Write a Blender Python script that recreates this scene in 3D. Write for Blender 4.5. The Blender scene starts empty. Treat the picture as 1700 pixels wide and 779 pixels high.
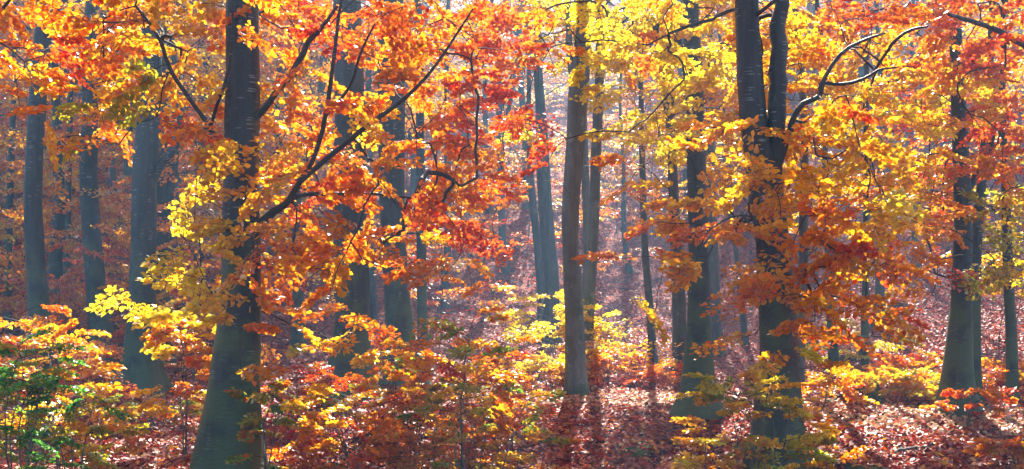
import bpy, math, random
import numpy as np
from mathutils import Vector

random.seed(7)
RNG = np.random.default_rng(11)
R = math.radians

# ------------------------------------------------------------------ camera
SC = bpy.context.scene
COL = SC.collection
F = 1823.0                       # focal length in pixels of the 1700 px wide frame
CAMZ = 2.4
PITCH = math.atan(60.5 / F)
cam_d = bpy.data.cameras.new('camera')
cam = bpy.data.objects.new('camera', cam_d)
COL.objects.link(cam)
cam_d.sensor_fit = 'HORIZONTAL'
cam_d.sensor_width = 36.0
cam_d.lens = 36.0 * F / 1700.0
cam_d.clip_start = 0.1
cam_d.clip_end = 2000.0
cam.location = (0, 0, CAMZ)
cam.rotation_euler = (R(90) + PITCH, 0, 0)
SC.camera = cam

# ------------------------------------------------------------------ sky, sun, exposure
SUN_EL, SUN_AZ = 40.0, 5.0
world = bpy.data.worlds.new('World')
SC.world = world
world.use_nodes = True
wn = world.node_tree
wn.nodes.clear()
wo = wn.nodes.new('ShaderNodeOutputWorld')
wb = wn.nodes.new('ShaderNodeBackground')
ws = wn.nodes.new('ShaderNodeTexSky')
ws.sky_type = 'NISHITA'
ws.sun_disc = False
ws.sun_elevation = R(SUN_EL)
ws.sun_rotation = R(SUN_AZ)
wb.inputs['Strength'].default_value = 0.05
wn.links.new(ws.outputs[0], wb.inputs[0])
wn.links.new(wb.outputs[0], wo.inputs['Surface'])

to_sun = Vector((math.sin(R(SUN_AZ)) * math.cos(R(SUN_EL)),
                 math.cos(R(SUN_AZ)) * math.cos(R(SUN_EL)), math.sin(R(SUN_EL))))
sun_d = bpy.data.lights.new('sun', 'SUN')
sun_d.energy = 5.0
sun_d.angle = R(0.5)
sun_d.color = (1.0, 0.94, 0.84)
sun = bpy.data.objects.new('sun', sun_d)
sun.rotation_euler = to_sun.to_track_quat('Z', 'Y').to_euler()
sun.location = (0, 0, 60)
COL.objects.link(sun)

SC.view_settings.view_transform = 'Standard'
SC.view_settings.look = 'None'
SC.view_settings.gamma = 1.0
SC.view_settings.exposure = 2.6
SC.cycles.max_bounces = 9
SC.cycles.diffuse_bounces = 6
SC.cycles.glossy_bounces = 1
SC.cycles.transmission_bounces = 6
SC.cycles.volume_bounces = 0
SC.cycles.use_denoising = True
SC.cycles.caustics_reflective = False
SC.cycles.caustics_refractive = False
HAZE = 0.0039

# ------------------------------------------------------------------ pixel -> world
def at(px, py, Y):
    a = (px - 850.0) / F
    b = (389.5 - py) / F
    dy = math.cos(PITCH) - b * math.sin(PITCH)
    dz = math.sin(PITCH) + b * math.cos(PITCH)
    return np.array([a / dy * Y, Y, CAMZ + dz / dy * Y])

def sstep(a, b, x):
    t = np.clip((x - a) / (b - a), 0, 1)
    return t * t * (3 - 2 * t)

def ground_h(x, y):
    x = np.asarray(x, float); y = np.asarray(y, float)
    y0 = 37 - 10 * sstep(6, 11, x) - 6 * sstep(-3, -9, x)
    t = (y - y0) / 3.0
    hill = 0.37 * 3.0 * np.where(t > 20, t, np.log1p(np.exp(np.minimum(t, 20))))
    hill = -4 * np.log(np.exp(-hill / 4) + np.exp(-32 / 4.0))
    z = hill + 0.012 * np.maximum(y - 22, 0)
    z = z - 0.62 * sstep(19.3, 15.3, y) * sstep(-2.5, 0.5, x) * (1 - 0.75 * sstep(4.2, 6.5, x))
    z = z + 0.05 * np.sin(x * 1.3 + 0.7) * np.sin(y * 0.9) + 0.03 * np.sin(x * 2.9 + y * 2.1) \
        + 0.02 * np.sin(x * 6.1 - y * 4.3) + 0.25 * np.sin(x * 0.21 + 1) * sstep(30, 60, y)
    return z

def solve_y(px, py):
    best = None
    Y = 12.0
    while Y < 200:
        p = at(px, py, Y)
        if p[2] <= float(ground_h(p[0], Y)):
            return Y
        Y += 0.1
    return 60.0

# ------------------------------------------------------------------ objects and tags
def tag(o, label=None, cat=None, group=None, kind=None):
    if label: o['label'] = label
    if cat: o['category'] = cat
    if group: o['group'] = group
    if kind: o['kind'] = kind
    return o

def empty(name, loc, label=None, cat=None, group=None):
    o = bpy.data.objects.new(name, None)
    o.empty_display_size = 0.3
    o.location = loc
    COL.objects.link(o)
    return tag(o, label, cat, group)

def link_mesh(name, verts, quads, mat, parent=None, cols=None, smooth=True):
    me = bpy.data.meshes.new(name)
    n, f = len(verts), len(quads)
    k = quads.shape[1]
    me.vertices.add(n)
    me.vertices.foreach_set('co', np.ascontiguousarray(verts, np.float32).ravel())
    me.loops.add(f * k)
    me.loops.foreach_set('vertex_index', np.ascontiguousarray(quads, np.int32).ravel())
    me.polygons.add(f)
    me.polygons.foreach_set('loop_start', np.arange(0, f * k, k, dtype=np.int32))
    me.polygons.foreach_set('loop_total', np.full(f, k, np.int32))
    me.update(calc_edges=True)
    if smooth:
        me.polygons.foreach_set('use_smooth', np.ones(f, bool))
    if cols is not None:
        ca = me.color_attributes.new('leaf_colour', 'FLOAT_COLOR', 'POINT')
        c4 = np.ones((n, 4), np.float32)
        c4[:, :3] = cols
        ca.data.foreach_set('color', c4.ravel())
    me.materials.append(mat)
    o = bpy.data.objects.new(name, me)
    COL.objects.link(o)
    if parent is not None:
        o.parent = parent
    return o

# ------------------------------------------------------------------ materials
def new_mat(name):
    m = bpy.data.materials.new(name)
    m.use_nodes = True
    nt = m.node_tree
    nt.nodes.clear()
    out = nt.nodes.new('ShaderNodeOutputMaterial')
    return m, nt, out

def N(nt, typ, **kw):
    n = nt.nodes.new(typ)
    for k, v in kw.items():
        if k in n.inputs.keys() if isinstance(k, str) else False:
            n.inputs[k].default_value = v
        else:
            setattr(n, k, v)
    return n

def leaf_material(name, trans=0.66, gloss=0.12, rough=0.42):
    m, nt, out = new_mat(name)
    L = nt.links.new
    at_ = nt.nodes.new('ShaderNodeAttribute'); at_.attribute_name = 'leaf_colour'
    geo = nt.nodes.new('ShaderNodeNewGeometry')
    no = nt.nodes.new('ShaderNodeTexNoise'); no.inputs['Scale'].default_value = 55.0
    no.inputs['Detail'].default_value = 2.0
    L(geo.outputs['Position'], no.inputs['Vector'])
    mr = nt.nodes.new('ShaderNodeMapRange')
    mr.inputs[1].default_value = 0.3; mr.inputs[2].default_value = 0.7
    mr.inputs[3].default_value = 0.78; mr.inputs[4].default_value = 1.08
    L(no.outputs['Fac'], mr.inputs[0])
    mul = nt.nodes.new('ShaderNodeVectorMath'); mul.operation = 'SCALE'
    L(at_.outputs['Color'], mul.inputs[0]); L(mr.outputs[0], mul.inputs['Scale'])
    d = nt.nodes.new('ShaderNodeBsdfDiffuse'); t = nt.nodes.new('ShaderNodeBsdfTranslucent')
    L(mul.outputs[0], d.inputs['Color']); L(mul.outputs[0], t.inputs['Color'])
    mx = nt.nodes.new('ShaderNodeMixShader'); mx.inputs[0].default_value = trans
    L(d.outputs[0], mx.inputs[1]); L(t.outputs[0], mx.inputs[2])
    g = nt.nodes.new('ShaderNodeBsdfGlossy'); g.inputs['Roughness'].default_value = rough
    g.inputs['Color'].default_value = (1, 1, 1, 1)
    mx2 = nt.nodes.new('ShaderNodeMixShader')
    fr = nt.nodes.new('ShaderNodeFresnel'); fr.inputs['IOR'].default_value = 1.42
    fm = nt.nodes.new('ShaderNodeMath'); fm.operation = 'MULTIPLY'; fm.inputs[1].default_value = gloss
    L(fr.outputs[0], fm.inputs[0]); L(fm.outputs[0], mx2.inputs[0])
    L(mx.outputs[0], mx2.inputs[1]); L(g.outputs[0], mx2.inputs[2])
    L(mx2.outputs[0], out.inputs['Surface'])
    return m

def bark_material(name, dark, light, moss=0.5, flecks=0.6, rough=0.62, streak=0.55):
    m, nt, out = new_mat(name)
    L = nt.links.new
    tc = nt.nodes.new('ShaderNodeTexCoord')
    p = nt.nodes.new('ShaderNodeBsdfPrincipled')
    p.inputs['Roughness'].default_value = rough
    n1 = nt.nodes.new('ShaderNodeTexNoise'); n1.inputs['Scale'].default_value = 3.0
    n1.inputs['Detail'].default_value = 6.0; n1.inputs['Roughness'].default_value = 0.65
    mp = nt.nodes.new('ShaderNodeMapping'); mp.inputs['Scale'].default_value = (1.6, 1.6, 0.5)
    L(tc.outputs['Object'], mp.inputs[0]); L(mp.outputs[0], n1.inputs['Vector'])
    cr = nt.nodes.new('ShaderNodeValToRGB')
    cr.color_ramp.elements[0].position = 0.35; cr.color_ramp.elements[0].color = (*dark, 1)
    cr.color_ramp.elements[1].position = 0.68; cr.color_ramp.elements[1].color = (*light, 1)
    L(n1.outputs['Fac'], cr.inputs[0])
    # horizontal lenticel flecks
    mp2 = nt.nodes.new('ShaderNodeMapping'); mp2.inputs['Scale'].default_value = (7, 7, 62)
    L(tc.outputs['Object'], mp2.inputs[0])
    vo = nt.nodes.new('ShaderNodeTexVoronoi'); vo.inputs['Scale'].default_value = 1.0
    L(mp2.outputs[0], vo.inputs['Vector'])
    lt = nt.nodes.new('ShaderNodeMath'); lt.operation = 'LESS_THAN'; lt.inputs[1].default_value = 0.0
    nl = nt.nodes.new('ShaderNodeTexNoise'); nl.inputs['Scale'].default_value = 4.0; L(tc.outputs['Object'], nl.inputs['Vector'])
    ml = nt.nodes.new('ShaderNodeMapRange'); ml.inputs[1].default_value = 0.4; ml.inputs[2].default_value = 0.62; ml.inputs[3].default_value = 0.02; ml.inputs[4].default_value = 0.42
    L(nl.outputs['Fac'], ml.inputs[0]); L(ml.outputs[0], lt.inputs[1])
    L(vo.outputs['Distance'], lt.inputs[0])
    sep = nt.nodes.new('ShaderNodeSeparateColor'); L(vo.outputs['Color'], sep.inputs[0])
    gt = nt.nodes.new('ShaderNodeMath'); gt.operation = 'GREATER_THAN'; gt.inputs[1].default_value = 0.72
    L(sep.outputs[0], gt.inputs[0])
    mm = nt.nodes.new('ShaderNodeMath'); mm.operation = 'MULTIPLY'
    L(lt.outputs[0], mm.inputs[0]); L(gt.outputs[0], mm.inputs[1])
    mm2 = nt.nodes.new('ShaderNodeMath'); mm2.operation = 'MULTIPLY'; mm2.inputs[1].default_value = flecks
    L(mm.outputs[0], mm2.inputs[0])
    mixf = nt.nodes.new('ShaderNodeMixRGB'); mixf.inputs['Color2'].default_value = (0.26, 0.30, 0.30, 1)
    L(mm2.outputs[0], mixf.inputs['Fac']); L(cr.outputs[0], mixf.inputs['Color1'])
    # broad blotches of pale lichen and damp dark streaks running down
    nb = nt.nodes.new('ShaderNodeTexNoise'); nb.inputs['Scale'].default_value = 1.0
    nb.inputs['Detail'].default_value = 7.0; nb.inputs['Roughness'].default_value = 0.7
    mpb = nt.nodes.new('ShaderNodeMapping'); mpb.inputs['Scale'].default_value = (5.0, 5.0, 3.2)
    L(tc.outputs['Object'], mpb.inputs[0]); L(mpb.outputs[0], nb.inputs['Vector'])
    mb = nt.nodes.new('ShaderNodeMapRange'); mb.inputs[1].default_value = 0.58; mb.inputs[2].default_value = 0.66
    mb.inputs[3].default_value = 0.0; mb.inputs[4].default_value = 0.35
    L(nb.outputs['Fac'], mb.inputs[0])
    mixb = nt.nodes.new('ShaderNodeMixRGB'); mixb.inputs['Color2'].default_value = (light[0] * 2.6, light[1] * 2.8, light[2] * 2.5, 1)
    L(mb.outputs[0], mixb.inputs['Fac']); L(mixf.outputs[0], mixb.inputs['Color1'])
    nstk = nt.nodes.new('ShaderNodeTexNoise'); nstk.inputs['Scale'].default_value = 1.0; nstk.inputs['Detail'].default_value = 5.0
    mps = nt.nodes.new('ShaderNodeMapping'); mps.inputs['Scale'].default_value = (16.0, 16.0, 0.7)
    L(tc.outputs['Object'], mps.inputs[0]); L(mps.outputs[0], nstk.inputs['Vector'])
    ms = nt.nodes.new('ShaderNodeMapRange'); ms.inputs[1].default_value = 0.35; ms.inputs[2].default_value = 0.6
    ms.inputs[3].default_value = streak; ms.inputs[4].default_value = 1.0
    L(nstk.outputs['Fac'], ms.inputs[0])
    scl = nt.nodes.new('ShaderNodeVectorMath'); scl.operation = 'SCALE'
    L(mixb.outputs[0], scl.inputs[0]); L(ms.outputs[0], scl.inputs['Scale'])
    mixf = scl
    # moss: patchy, more of it low on the trunk
    n2 = nt.nodes.new('ShaderNodeTexNoise'); n2.inputs['Scale'].default_value = 2.1
    n2.inputs['Detail'].default_value = 5.0
    L(tc.outputs['Object'], n2.inputs['Vector'])
    sx = nt.nodes.new('ShaderNodeSeparateXYZ'); L(tc.outputs['Object'], sx.inputs[0])
    mr = nt.nodes.new('ShaderNodeMapRange')
    mr.inputs[1].default_value = 0.0; mr.inputs[2].default_value = 3.5
    mr.inputs[3].default_value = 0.28 * moss; mr.inputs[4].default_value = -0.05
    L(sx.outputs[2], mr.inputs[0])
    ad = nt.nodes.new('ShaderNodeMath'); ad.operation = 'ADD'
    L(n2.outputs['Fac'], ad.inputs[0]); L(mr.outputs[0], ad.inputs[1])
    mr2 = nt.nodes.new('ShaderNodeMapRange')
    mr2.inputs[1].default_value = 0.56; mr2.inputs[2].default_value = 0.72
    mr2.inputs[3].default_value = 0.0; mr2.inputs[4].default_value = 0.85
    L(ad.outputs[0], mr2.inputs[0])
    mixm = nt.nodes.new('ShaderNodeMixRGB'); mixm.inputs['Color2'].default_value = (0.045, 0.075, 0.018, 1)
    L(mr2.outputs[0], mixm.inputs['Fac']); L(mixf.outputs[0], mixm.inputs['Color1'])
    L(mixm.outputs[0], p.inputs['Base Color'])
    bp = nt.nodes.new('ShaderNodeBump'); bp.inputs['Strength'].default_value = 0.6
    bp.inputs['Distance'].default_value = 0.03
    n3 = nt.nodes.new('ShaderNodeTexNoise'); n3.inputs['Scale'].default_value = 14.0
    n3.inputs['Detail'].default_value = 5.0
    mp3 = nt.nodes.new('ShaderNodeMapping'); mp3.inputs['Scale'].default_value = (1, 1, 1.9)
    L(tc.outputs['Object'], mp3.inputs[0]); L(mp3.outputs[0], n3.inputs['Vector'])
    L(n3.outputs['Fac'], bp.inputs['Height']); L(bp.outputs[0], p.inputs['Normal'])
    L(p.outputs[0], out.inputs['Surface'])
    return m

def simple_noise_material(name, c1, c2, scale, rough=0.85, bump=0.4):
    m, nt, out = new_mat(name)
    L = nt.links.new
    tc = nt.nodes.new('ShaderNodeTexCoord')
    p = nt.nodes.new('ShaderNodeBsdfPrincipled'); p.inputs['Roughness'].default_value = rough
    n1 = nt.nodes.new('ShaderNodeTexNoise'); n1.inputs['Scale'].default_value = scale
    n1.inputs['Detail'].default_value = 6.0
    L(tc.outputs['Object'], n1.inputs['Vector'])
    cr = nt.nodes.new('ShaderNodeValToRGB')
    cr.color_ramp.elements[0].position = 0.4; cr.color_ramp.elements[0].color = (*c1, 1)
    cr.color_ramp.elements[1].position = 0.62; cr.color_ramp.elements[1].color = (*c2, 1)
    L(n1.outputs['Fac'], cr.inputs[0]); L(cr.outputs[0], p.inputs['Base Color'])
    bp = nt.nodes.new('ShaderNodeBump'); bp.inputs['Strength'].default_value = bump
    bp.inputs['Distance'].default_value = 0.05
    L(n1.outputs['Fac'], bp.inputs['Height']); L(bp.outputs[0], p.inputs['Normal'])
    L(p.outputs[0], out.inputs['Surface'])
    return m

def ground_material():
    m, nt, out = new_mat('leafy_soil')
    L = nt.links.new
    tc = nt.nodes.new('ShaderNodeTexCoord')
    p = nt.nodes.new('ShaderNodeBsdfPrincipled'); p.inputs['Roughness'].default_value = 0.9; p.inputs['Specular IOR Level'].default_value = 0.1
    vo = nt.nodes.new('ShaderNodeTexVoronoi'); vo.inputs['Scale'].default_value = 11.0
    L(tc.outputs['Object'], vo.inputs['Vector'])
    sep = nt.nodes.new('ShaderNodeSeparateColor'); L(vo.outputs['Color'], sep.inputs[0])
    cr = nt.nodes.new('ShaderNodeValToRGB'); e = cr.color_ramp.elements
    e[0].position = 0.0; e[0].color = (0.035, 0.014, 0.012, 1)
    e[1].position = 1.0; e[1].color = (0.34, 0.12, 0.07, 1)
    for pos, c in ((0.25, (0.09, 0.012, 0.010)), (0.5, (0.22, 0.022, 0.016)), (0.75, (0.30, 0.04, 0.02)), (0.9, (0.34, 0.09, 0.03))):
        x = e.new(pos); x.color = (*c, 1)
    L(sep.outputs[0], cr.inputs[0])
    L(cr.outputs[0], p.inputs['Base Color'])
    bp = nt.nodes.new('ShaderNodeBump'); bp.inputs['Strength'].default_value = 0.9
    bp.inputs['Distance'].default_value = 0.05
    L(sep.outputs[1], bp.inputs['Height']); L(bp.outputs[0], p.inputs['Normal'])
    L(p.outputs[0], out.inputs['Surface'])
    return m

M_LEAF = leaf_material('autumn_leaf')
M_LITTER = leaf_material('fallen_leaf', trans=0.3, gloss=0.08, rough=0.55)
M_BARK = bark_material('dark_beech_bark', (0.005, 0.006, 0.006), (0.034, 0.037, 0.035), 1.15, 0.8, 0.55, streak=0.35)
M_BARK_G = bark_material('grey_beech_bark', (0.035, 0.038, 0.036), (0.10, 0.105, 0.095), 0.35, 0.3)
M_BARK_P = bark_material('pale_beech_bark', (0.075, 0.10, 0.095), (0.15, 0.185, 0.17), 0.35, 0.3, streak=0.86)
M_TWIG = simple_noise_material('twig_bark', (0.022, 0.018, 0.016), (0.055, 0.045, 0.035), 12)
M_STEM = simple_noise_material('sapling_bark', (0.06, 0.055, 0.045), (0.14, 0.13, 0.11), 12)
M_GROUND = ground_material()
M_MOSS = simple_noise_material('mossy_stone', (0.03, 0.03, 0.028), (0.07, 0.11, 0.02), 2.6, 0.95, 0.8)
M_STONE = simple_noise_material('dark_stone', (0.03, 0.03, 0.032), (0.09, 0.09, 0.09), 5, 0.8, 0.7)
M_WOOD = simple_noise_material('rotten_wood', (0.02, 0.015, 0.012), (0.08, 0.06, 0.045), 7, 0.85, 0.8)

# ------------------------------------------------------------------ leaf colours
C = dict(lemon=(0.95, 0.80, 0.04), yellow=(0.95, 0.66, 0.02), gold=(0.95, 0.52, 0.010), amber=(0.93, 0.37, 0.008),
         orange=(0.90, 0.24, 0.008), flame=(0.86, 0.125, 0.008), red=(0.72, 0.05, 0.010), crimson=(0.42, 0.018, 0.014),
         olive=(0.42, 0.36, 0.02), lime=(0.45, 0.55, 0.03), green=(0.17, 0.47, 0.04), dgreen=(0.045, 0.20, 0.035),
         brown=(0.30, 0.10, 0.03), tan=(0.55, 0.30, 0.12), pale=(0.80, 0.62, 0.30))
PAL = {
    'L': (('lemon', 5), ('yellow', 4), ('gold', 1)),
    'G': (('yellow', 3), ('gold', 6), ('amber', 4), ('lemon', .5)),
    'O': (('amber', 4), ('orange', 4), ('gold', 2), ('flame', 1)),
    'R': (('flame', 5), ('orange', 4.5), ('red', 1.8), ('crimson', .4), ('amber', 1)),
    'D': (('red', 4), ('crimson', 4), ('flame', 1)),
    'V': (('olive', 4), ('yellow', 2), ('gold', 2), ('lime', 2)),
    'E': (('green', 6), ('lime', 1), ('dgreen', 3)),
    'M': (('green', 2), ('lime', 2), ('olive', 2), ('amber', 2), ('flame', 1)),
    'P': (('pale', 2), ('tan', 2), ('amber', 2), ('orange', 2), ('gold', 1)),
    'B': (('brown', 3), ('orange', 2), ('red', 2), ('olive', 1)),
}
def pal_colours(letter, n, bias=0.55):
    """colours for n leaves of one spray: mostly around one colour of the palette"""
    pal = PAL[letter]
    cs = np.array([C[a] for a, _ in pal]); w = np.array([b for _, b in pal], float); w /= w.sum()
    main = cs[RNG.choice(len(cs), p=w)]
    c = cs[RNG.choice(len(cs), n, p=w)]
    mix = (RNG.random(n) < bias)[:, None]
    c = np.where(mix, main * 0.7 + c * 0.3, c)
    c = c * RNG.uniform(0.62, 1.05, (n, 1))
    return c

# ------------------------------------------------------------------ leaf and tube meshes
LEAF_UV = np.array([(0, 0), (0.36, 0.30), (0.31, 0.68), (0, 1.0), (-0.31, 0.68), (-0.36, 0.30)])
def leaf_arrays(P, D, Nn, S, Cc, simple=False):
    """P base, D direction, Nn normal, S length, Cc colour"""
    Nn = Nn / np.linalg.norm(Nn, axis=1, keepdims=True)
    D = D - Nn * (Nn * D).sum(1, keepdims=True) * 0.8
    D = D / np.linalg.norm(D, axis=1, keepdims=True)
    side = np.cross(Nn, D); side /= np.linalg.norm(side, axis=1, keepdims=True) + 1e-9
    up = np.cross(D, side)
    n = len(P)
    if simple:
        uv = np.array([(0, 0), (0.36, 0.5), (0, 1.0), (-0.36, 0.5)]); fold = np.array([0, .12, 0, .12])
        q = np.array([[0, 1, 2, 3]])
    else:
        uv = LEAF_UV; fold = np.array([0, .13, .10, -0.10, .10, .13]); q = np.array([[0, 1, 2, 3], [0, 3, 4, 5]])
    k = len(uv)
    wob = RNG.uniform(0.85, 1.2, (n, 1, 1))
    V = P[:, None, :] + S[:, None, None] * (D[:, None, :] * uv[None, :, 1:2] + wob * side[:, None, :] * uv[None, :, 0:1]
                                            + up[:, None, :] * fold[None, :, None] * RNG.uniform(-0.6, 1.6, (n, 1, 1)))
    Q = (np.arange(n) * k)[:, None, None] + q[None]
    cols = np.repeat(Cc, k, axis=0)
    return V.reshape(-1, 3), Q.reshape(-1, 4), cols

class Leaves:
    def __init__(self): self.a = []
    def add(self, P, D, Nn, S, Cc): self.a.append((P, D, Nn, S, Cc))
    def count(self): return sum(len(x[0]) for x in self.a)
    def build(self, name, mat, parent, origin=(0, 0, 0), simple=False):
        if not self.a: return None
        P, D, Nn, S, Cc = [np.concatenate([x[i] for x in self.a]) for i in range(5)]
        V, Q, c = leaf_arrays(P - np.array(origin), D, Nn, S, Cc, simple)
        return link_mesh(name, V, Q, mat, parent, c, smooth=False)

def tube_arrays(P, Rr, nseg):
    """P (T,k,3) centre lines, Rr (T,k) radii"""
    T, k, _ = P.shape
    tan = np.gradient(P, axis=1)
    tan /= np.linalg.norm(tan, axis=2, keepdims=True) + 1e-9
    mean = tan.mean(axis=1)
    ref = np.where((np.abs(mean[:, 2]) > 0.8)[:, None], np.array([1.0, 0.07, 0]), np.array([0.0, 0.05, 1.0]))
    ref = np.repeat(ref[:, None, :], k, 1)
    u = np.cross(ref, tan); u /= np.linalg.norm(u, axis=2, keepdims=True) + 1e-9
    v = np.cross(tan, u)
    a = np.linspace(0, 2 * np.pi, nseg, endpoint=False)
    V = P[:, :, None, :] + Rr[:, :, None, None] * (u[:, :, None, :] * np.cos(a)[:, None] + v[:, :, None, :] * np.sin(a)[:, None])
    i = np.arange(nseg); j = (i + 1) % nseg
    ring = np.arange(k - 1)[:, None] * nseg
    q = np.stack([ring + i, ring + j, ring + nseg + j, ring + nseg + i], -1).reshape(-1, 4)
    Q = (np.arange(T) * k * nseg)[:, None, None] + q[None]
    return V.reshape(-1, 3), Q.reshape(-1, 4)

class Tubes:
    def __init__(self, nseg): self.n = nseg; self.d = {}
    def add(self, P, Rr):
        P = np.asarray(P, float); Rr = np.asarray(Rr, float)
        if P.ndim == 2: P = P[None]; Rr = Rr[None]
        self.d.setdefault(P.shape[1], []).append((P, Rr))
    def build(self, name, mat, parent, origin=(0, 0, 0)):
        Vs, Qs, off = [], [], 0
        for k, lst in self.d.items():
            P = np.concatenate([a for a, _ in lst]) - np.array(origin); Rr = np.concatenate([b for _, b in lst])
            V, Q = tube_arrays(P, Rr, self.n)
            Vs.append(V); Qs.append(Q + off); off += len(V)
        if not Vs: return None
        return link_mesh(name, np.concatenate(Vs), np.concatenate(Qs), mat, parent)

def catmull(pts, m):
    pts = np.asarray(pts, float)
    n = len(pts)
    if n == 2:
        return pts[0] + (pts[1] - pts[0]) * np.linspace(0, 1, m)[:, None]
    t = np.linspace(0, n - 1 - 1e-6, m); i = t.astype(int); f = (t - i)[:, None]
    g = lambda j: pts[np.clip(j, 0, n - 1)]
    p0, p1, p2, p3 = g(i - 1), g(i), g(i + 1), g(i + 2)
    return 0.5 * (2 * p1 + (p2 - p0) * f + (2 * p0 - 5 * p1 + 4 * p2 - p3) * f ** 2 + (3 * p1 - p0 - 3 * p2 + p3) * f ** 3)

# ------------------------------------------------------------------ spray templates (flat fans of beech twigs), unit length
def make_template(seed, step=0.092):
    r = np.random.default_rng(seed)
    P, D, Nn, tw, twr = [], [], [], [], []
    kink = np.cumsum(r.normal(0, 0.018, 9)); tt = np.linspace(0, 1, 9)
    droop = r.uniform(0.05, 0.25)
    def main(t):
        return np.array([t, np.interp(t, tt, kink), -droop * t * t])
    mp = np.array([main(t) for t in np.linspace(0, 1, 5)])
    def put(p, d):
        # leaf plane: roughly the plane of the fan, tilted at random, tip hanging
        d = d / np.linalg.norm(d)
        n = np.array([r.normal(0, .75), r.normal(0, .75), 1.0]); n /= np.linalg.norm(n)
        d = d - n * np.dot(n, d) + np.array([0, 0, -abs(r.normal(0.1, .45))])
        P.append(p); D.append(d); Nn.append(n)
    sgn = 1
    subs = []
    for t in np.arange(0.10, 0.97, 0.075):
        sgn = -sgn
        b = main(t); L = (0.48 * (1 - t) ** 0.8 + 0.13) * r.uniform(0.75, 1.15)
        a = sgn * r.uniform(0.65, 1.0)
        d = np.array([math.cos(a), math.sin(a), r.normal(0, .08)])
        curve = np.array([0.3 * L * 0.4, 0, -0.12 * L])
        line = np.array([b + d * L * s + curve * s * s for s in (0, .5, 1)])
        subs.append(line)
        s = 0.12; g = 1
        while s < 1.0:
            p = b + d * L * s + curve * s * s
            g = -g
            ang = a + g * r.uniform(0.6, 1.1)
            put(p, np.array([math.cos(ang), math.sin(ang), 0]))
            s += step * 0.85 / L
        put(line[-1], line[-1] - line[-2])
    for t in np.arange(0.06, 1.0, step * 0.8):
        sgn = -sgn
        ang = sgn * r.uniform(0.5, 1.1)
        put(main(t), np.array([math.cos(ang), math.sin(ang), 0]))
    return dict(P=np.array(P), D=np.array(D), N=np.array(Nn), main=mp, subs=np.array(subs))

TPL = [make_template(s) for s in range(14)]
TPL_BIG = [make_template(40 + s, 0.05) for s in range(8)]     # more leaves per fan, for large far sprays

FACE = np.array(to_sun)
def frame(yaw, pitch, roll):
    cy, sy, cp, sp, cr, sr = math.cos(yaw), math.sin(yaw), math.cos(pitch), math.sin(pitch), math.cos(roll), math.sin(roll)
    Rz = np.array([[cy, -sy, 0], [sy, cy, 0], [0, 0, 1]])
    Ry = np.array([[cp, 0, -sp], [0, 1, 0], [sp, 0, cp]])
    Rx = np.array([[1, 0, 0], [0, cr, -sr], [0, sr, cr]])
    return Rz @ Ry @ Rx

def spray(lv, tb, p0, yaw, pitch, roll, L, leaf, pal, keep=1.0, tpl=None, twig_r=0.004, bias=0.55):
    T = tpl or TPL[int(RNG.integers(len(TPL)))]
    M = frame(yaw, pitch, roll)
    P = T['P'] * L; n = len(P)
    sel = RNG.random(n) < keep
    P = (P[sel] @ M.T) + p0
    D = T['D'][sel] @ M.T; Nn = T['N'][sel] @ M.T + FACE * RNG.uniform(-0.2, 1.3, (int(sel.sum()), 1))     # leaves turn to the light
    S = leaf * RNG.uniform(0.65, 1.15, sel.sum())
    lv.add(P, D, Nn, S, pal_colours(pal, int(sel.sum()), bias))
    if tb is not None:
        mp = T['main'] * L @ M.T + p0
        tb.add(mp, np.linspace(twig_r, twig_r * .35, len(mp)))
        tb.add(T['subs'] * L @ M.T + p0, np.tile([twig_r * .5, twig_r * .4, twig_r * .25], (len(T['subs']), 1)))

# ------------------------------------------------------------------ trunks
def trunk_arrays(pts, rad, nseg=18, lobes=5, flare=0.5, seed=0, flare_h=1.15):
    """pts from the base upwards; rings stay level; root lobes at the foot"""
    r = np.random.default_rng(seed)
    m = max(12, int((pts[-1][2] - pts[0][2]) / 0.22))
    m = min(m, 90)
    zs = np.linspace(0, 1, m) ** 1.35
    idx = zs * (len(pts) - 1)
    fine = catmull(pts, 400); fr = np.interp(np.linspace(0, len(pts) - 1, 400), np.arange(len(pts)), rad)
    sel = (zs * 399).astype(int)
    c = fine[sel]; rr = fr[sel]
    a = np.linspace(0, 2 * np.pi, nseg, endpoint=False)
    ph = r.uniform(0, 6.28, 6); amp = r.uniform(0.5, 1.0, 6)
    h = c[:, 2] - pts[0][2]
    V = np.zeros((m, nseg, 3))
    lob = np.zeros(nseg)
    for i in range(lobes):
        lob += amp[i % 6] * np.maximum(0, np.cos(a - (2 * np.pi * i / lobes + 0.5 * ph[i % 6] * 0.4 + ph[0]))) ** 5
    f = flare * (0.75 * np.exp(-np.maximum(h - 0.25, 0) / (flare_h * 0.30)) + 0.35 * np.exp(-np.maximum(h, 0) / 0.9))
    for j in range(nseg):
        wob = 1 + 0.045 * np.sin(2 * a[j] + ph[1] + h * 0.8) + 0.035 * np.sin(3 * a[j] + ph[2] - h * 1.7) + 0.02 * np.sin(h * 5 + ph[3] + 4 * a[j])
        R_ = rr * wob * (1 + f * (0.28 + 1.25 * lob[j]))
        V[:, j, 0] = c[:, 0] + np.cos(a[j]) * R_
        V[:, j, 1] = c[:, 1] + np.sin(a[j]) * R_
        V[:, j, 2] = c[:, 2]
    i = np.arange(nseg); jn = (i + 1) % nseg
    ring = np.arange(m - 1)[:, None] * nseg
    Q = np.stack([ring + i, ring + jn, ring + nseg + jn, ring + nseg + i], -1).reshape(-1, 4)
    return V.reshape(-1, 3), Q, c, rr

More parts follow.
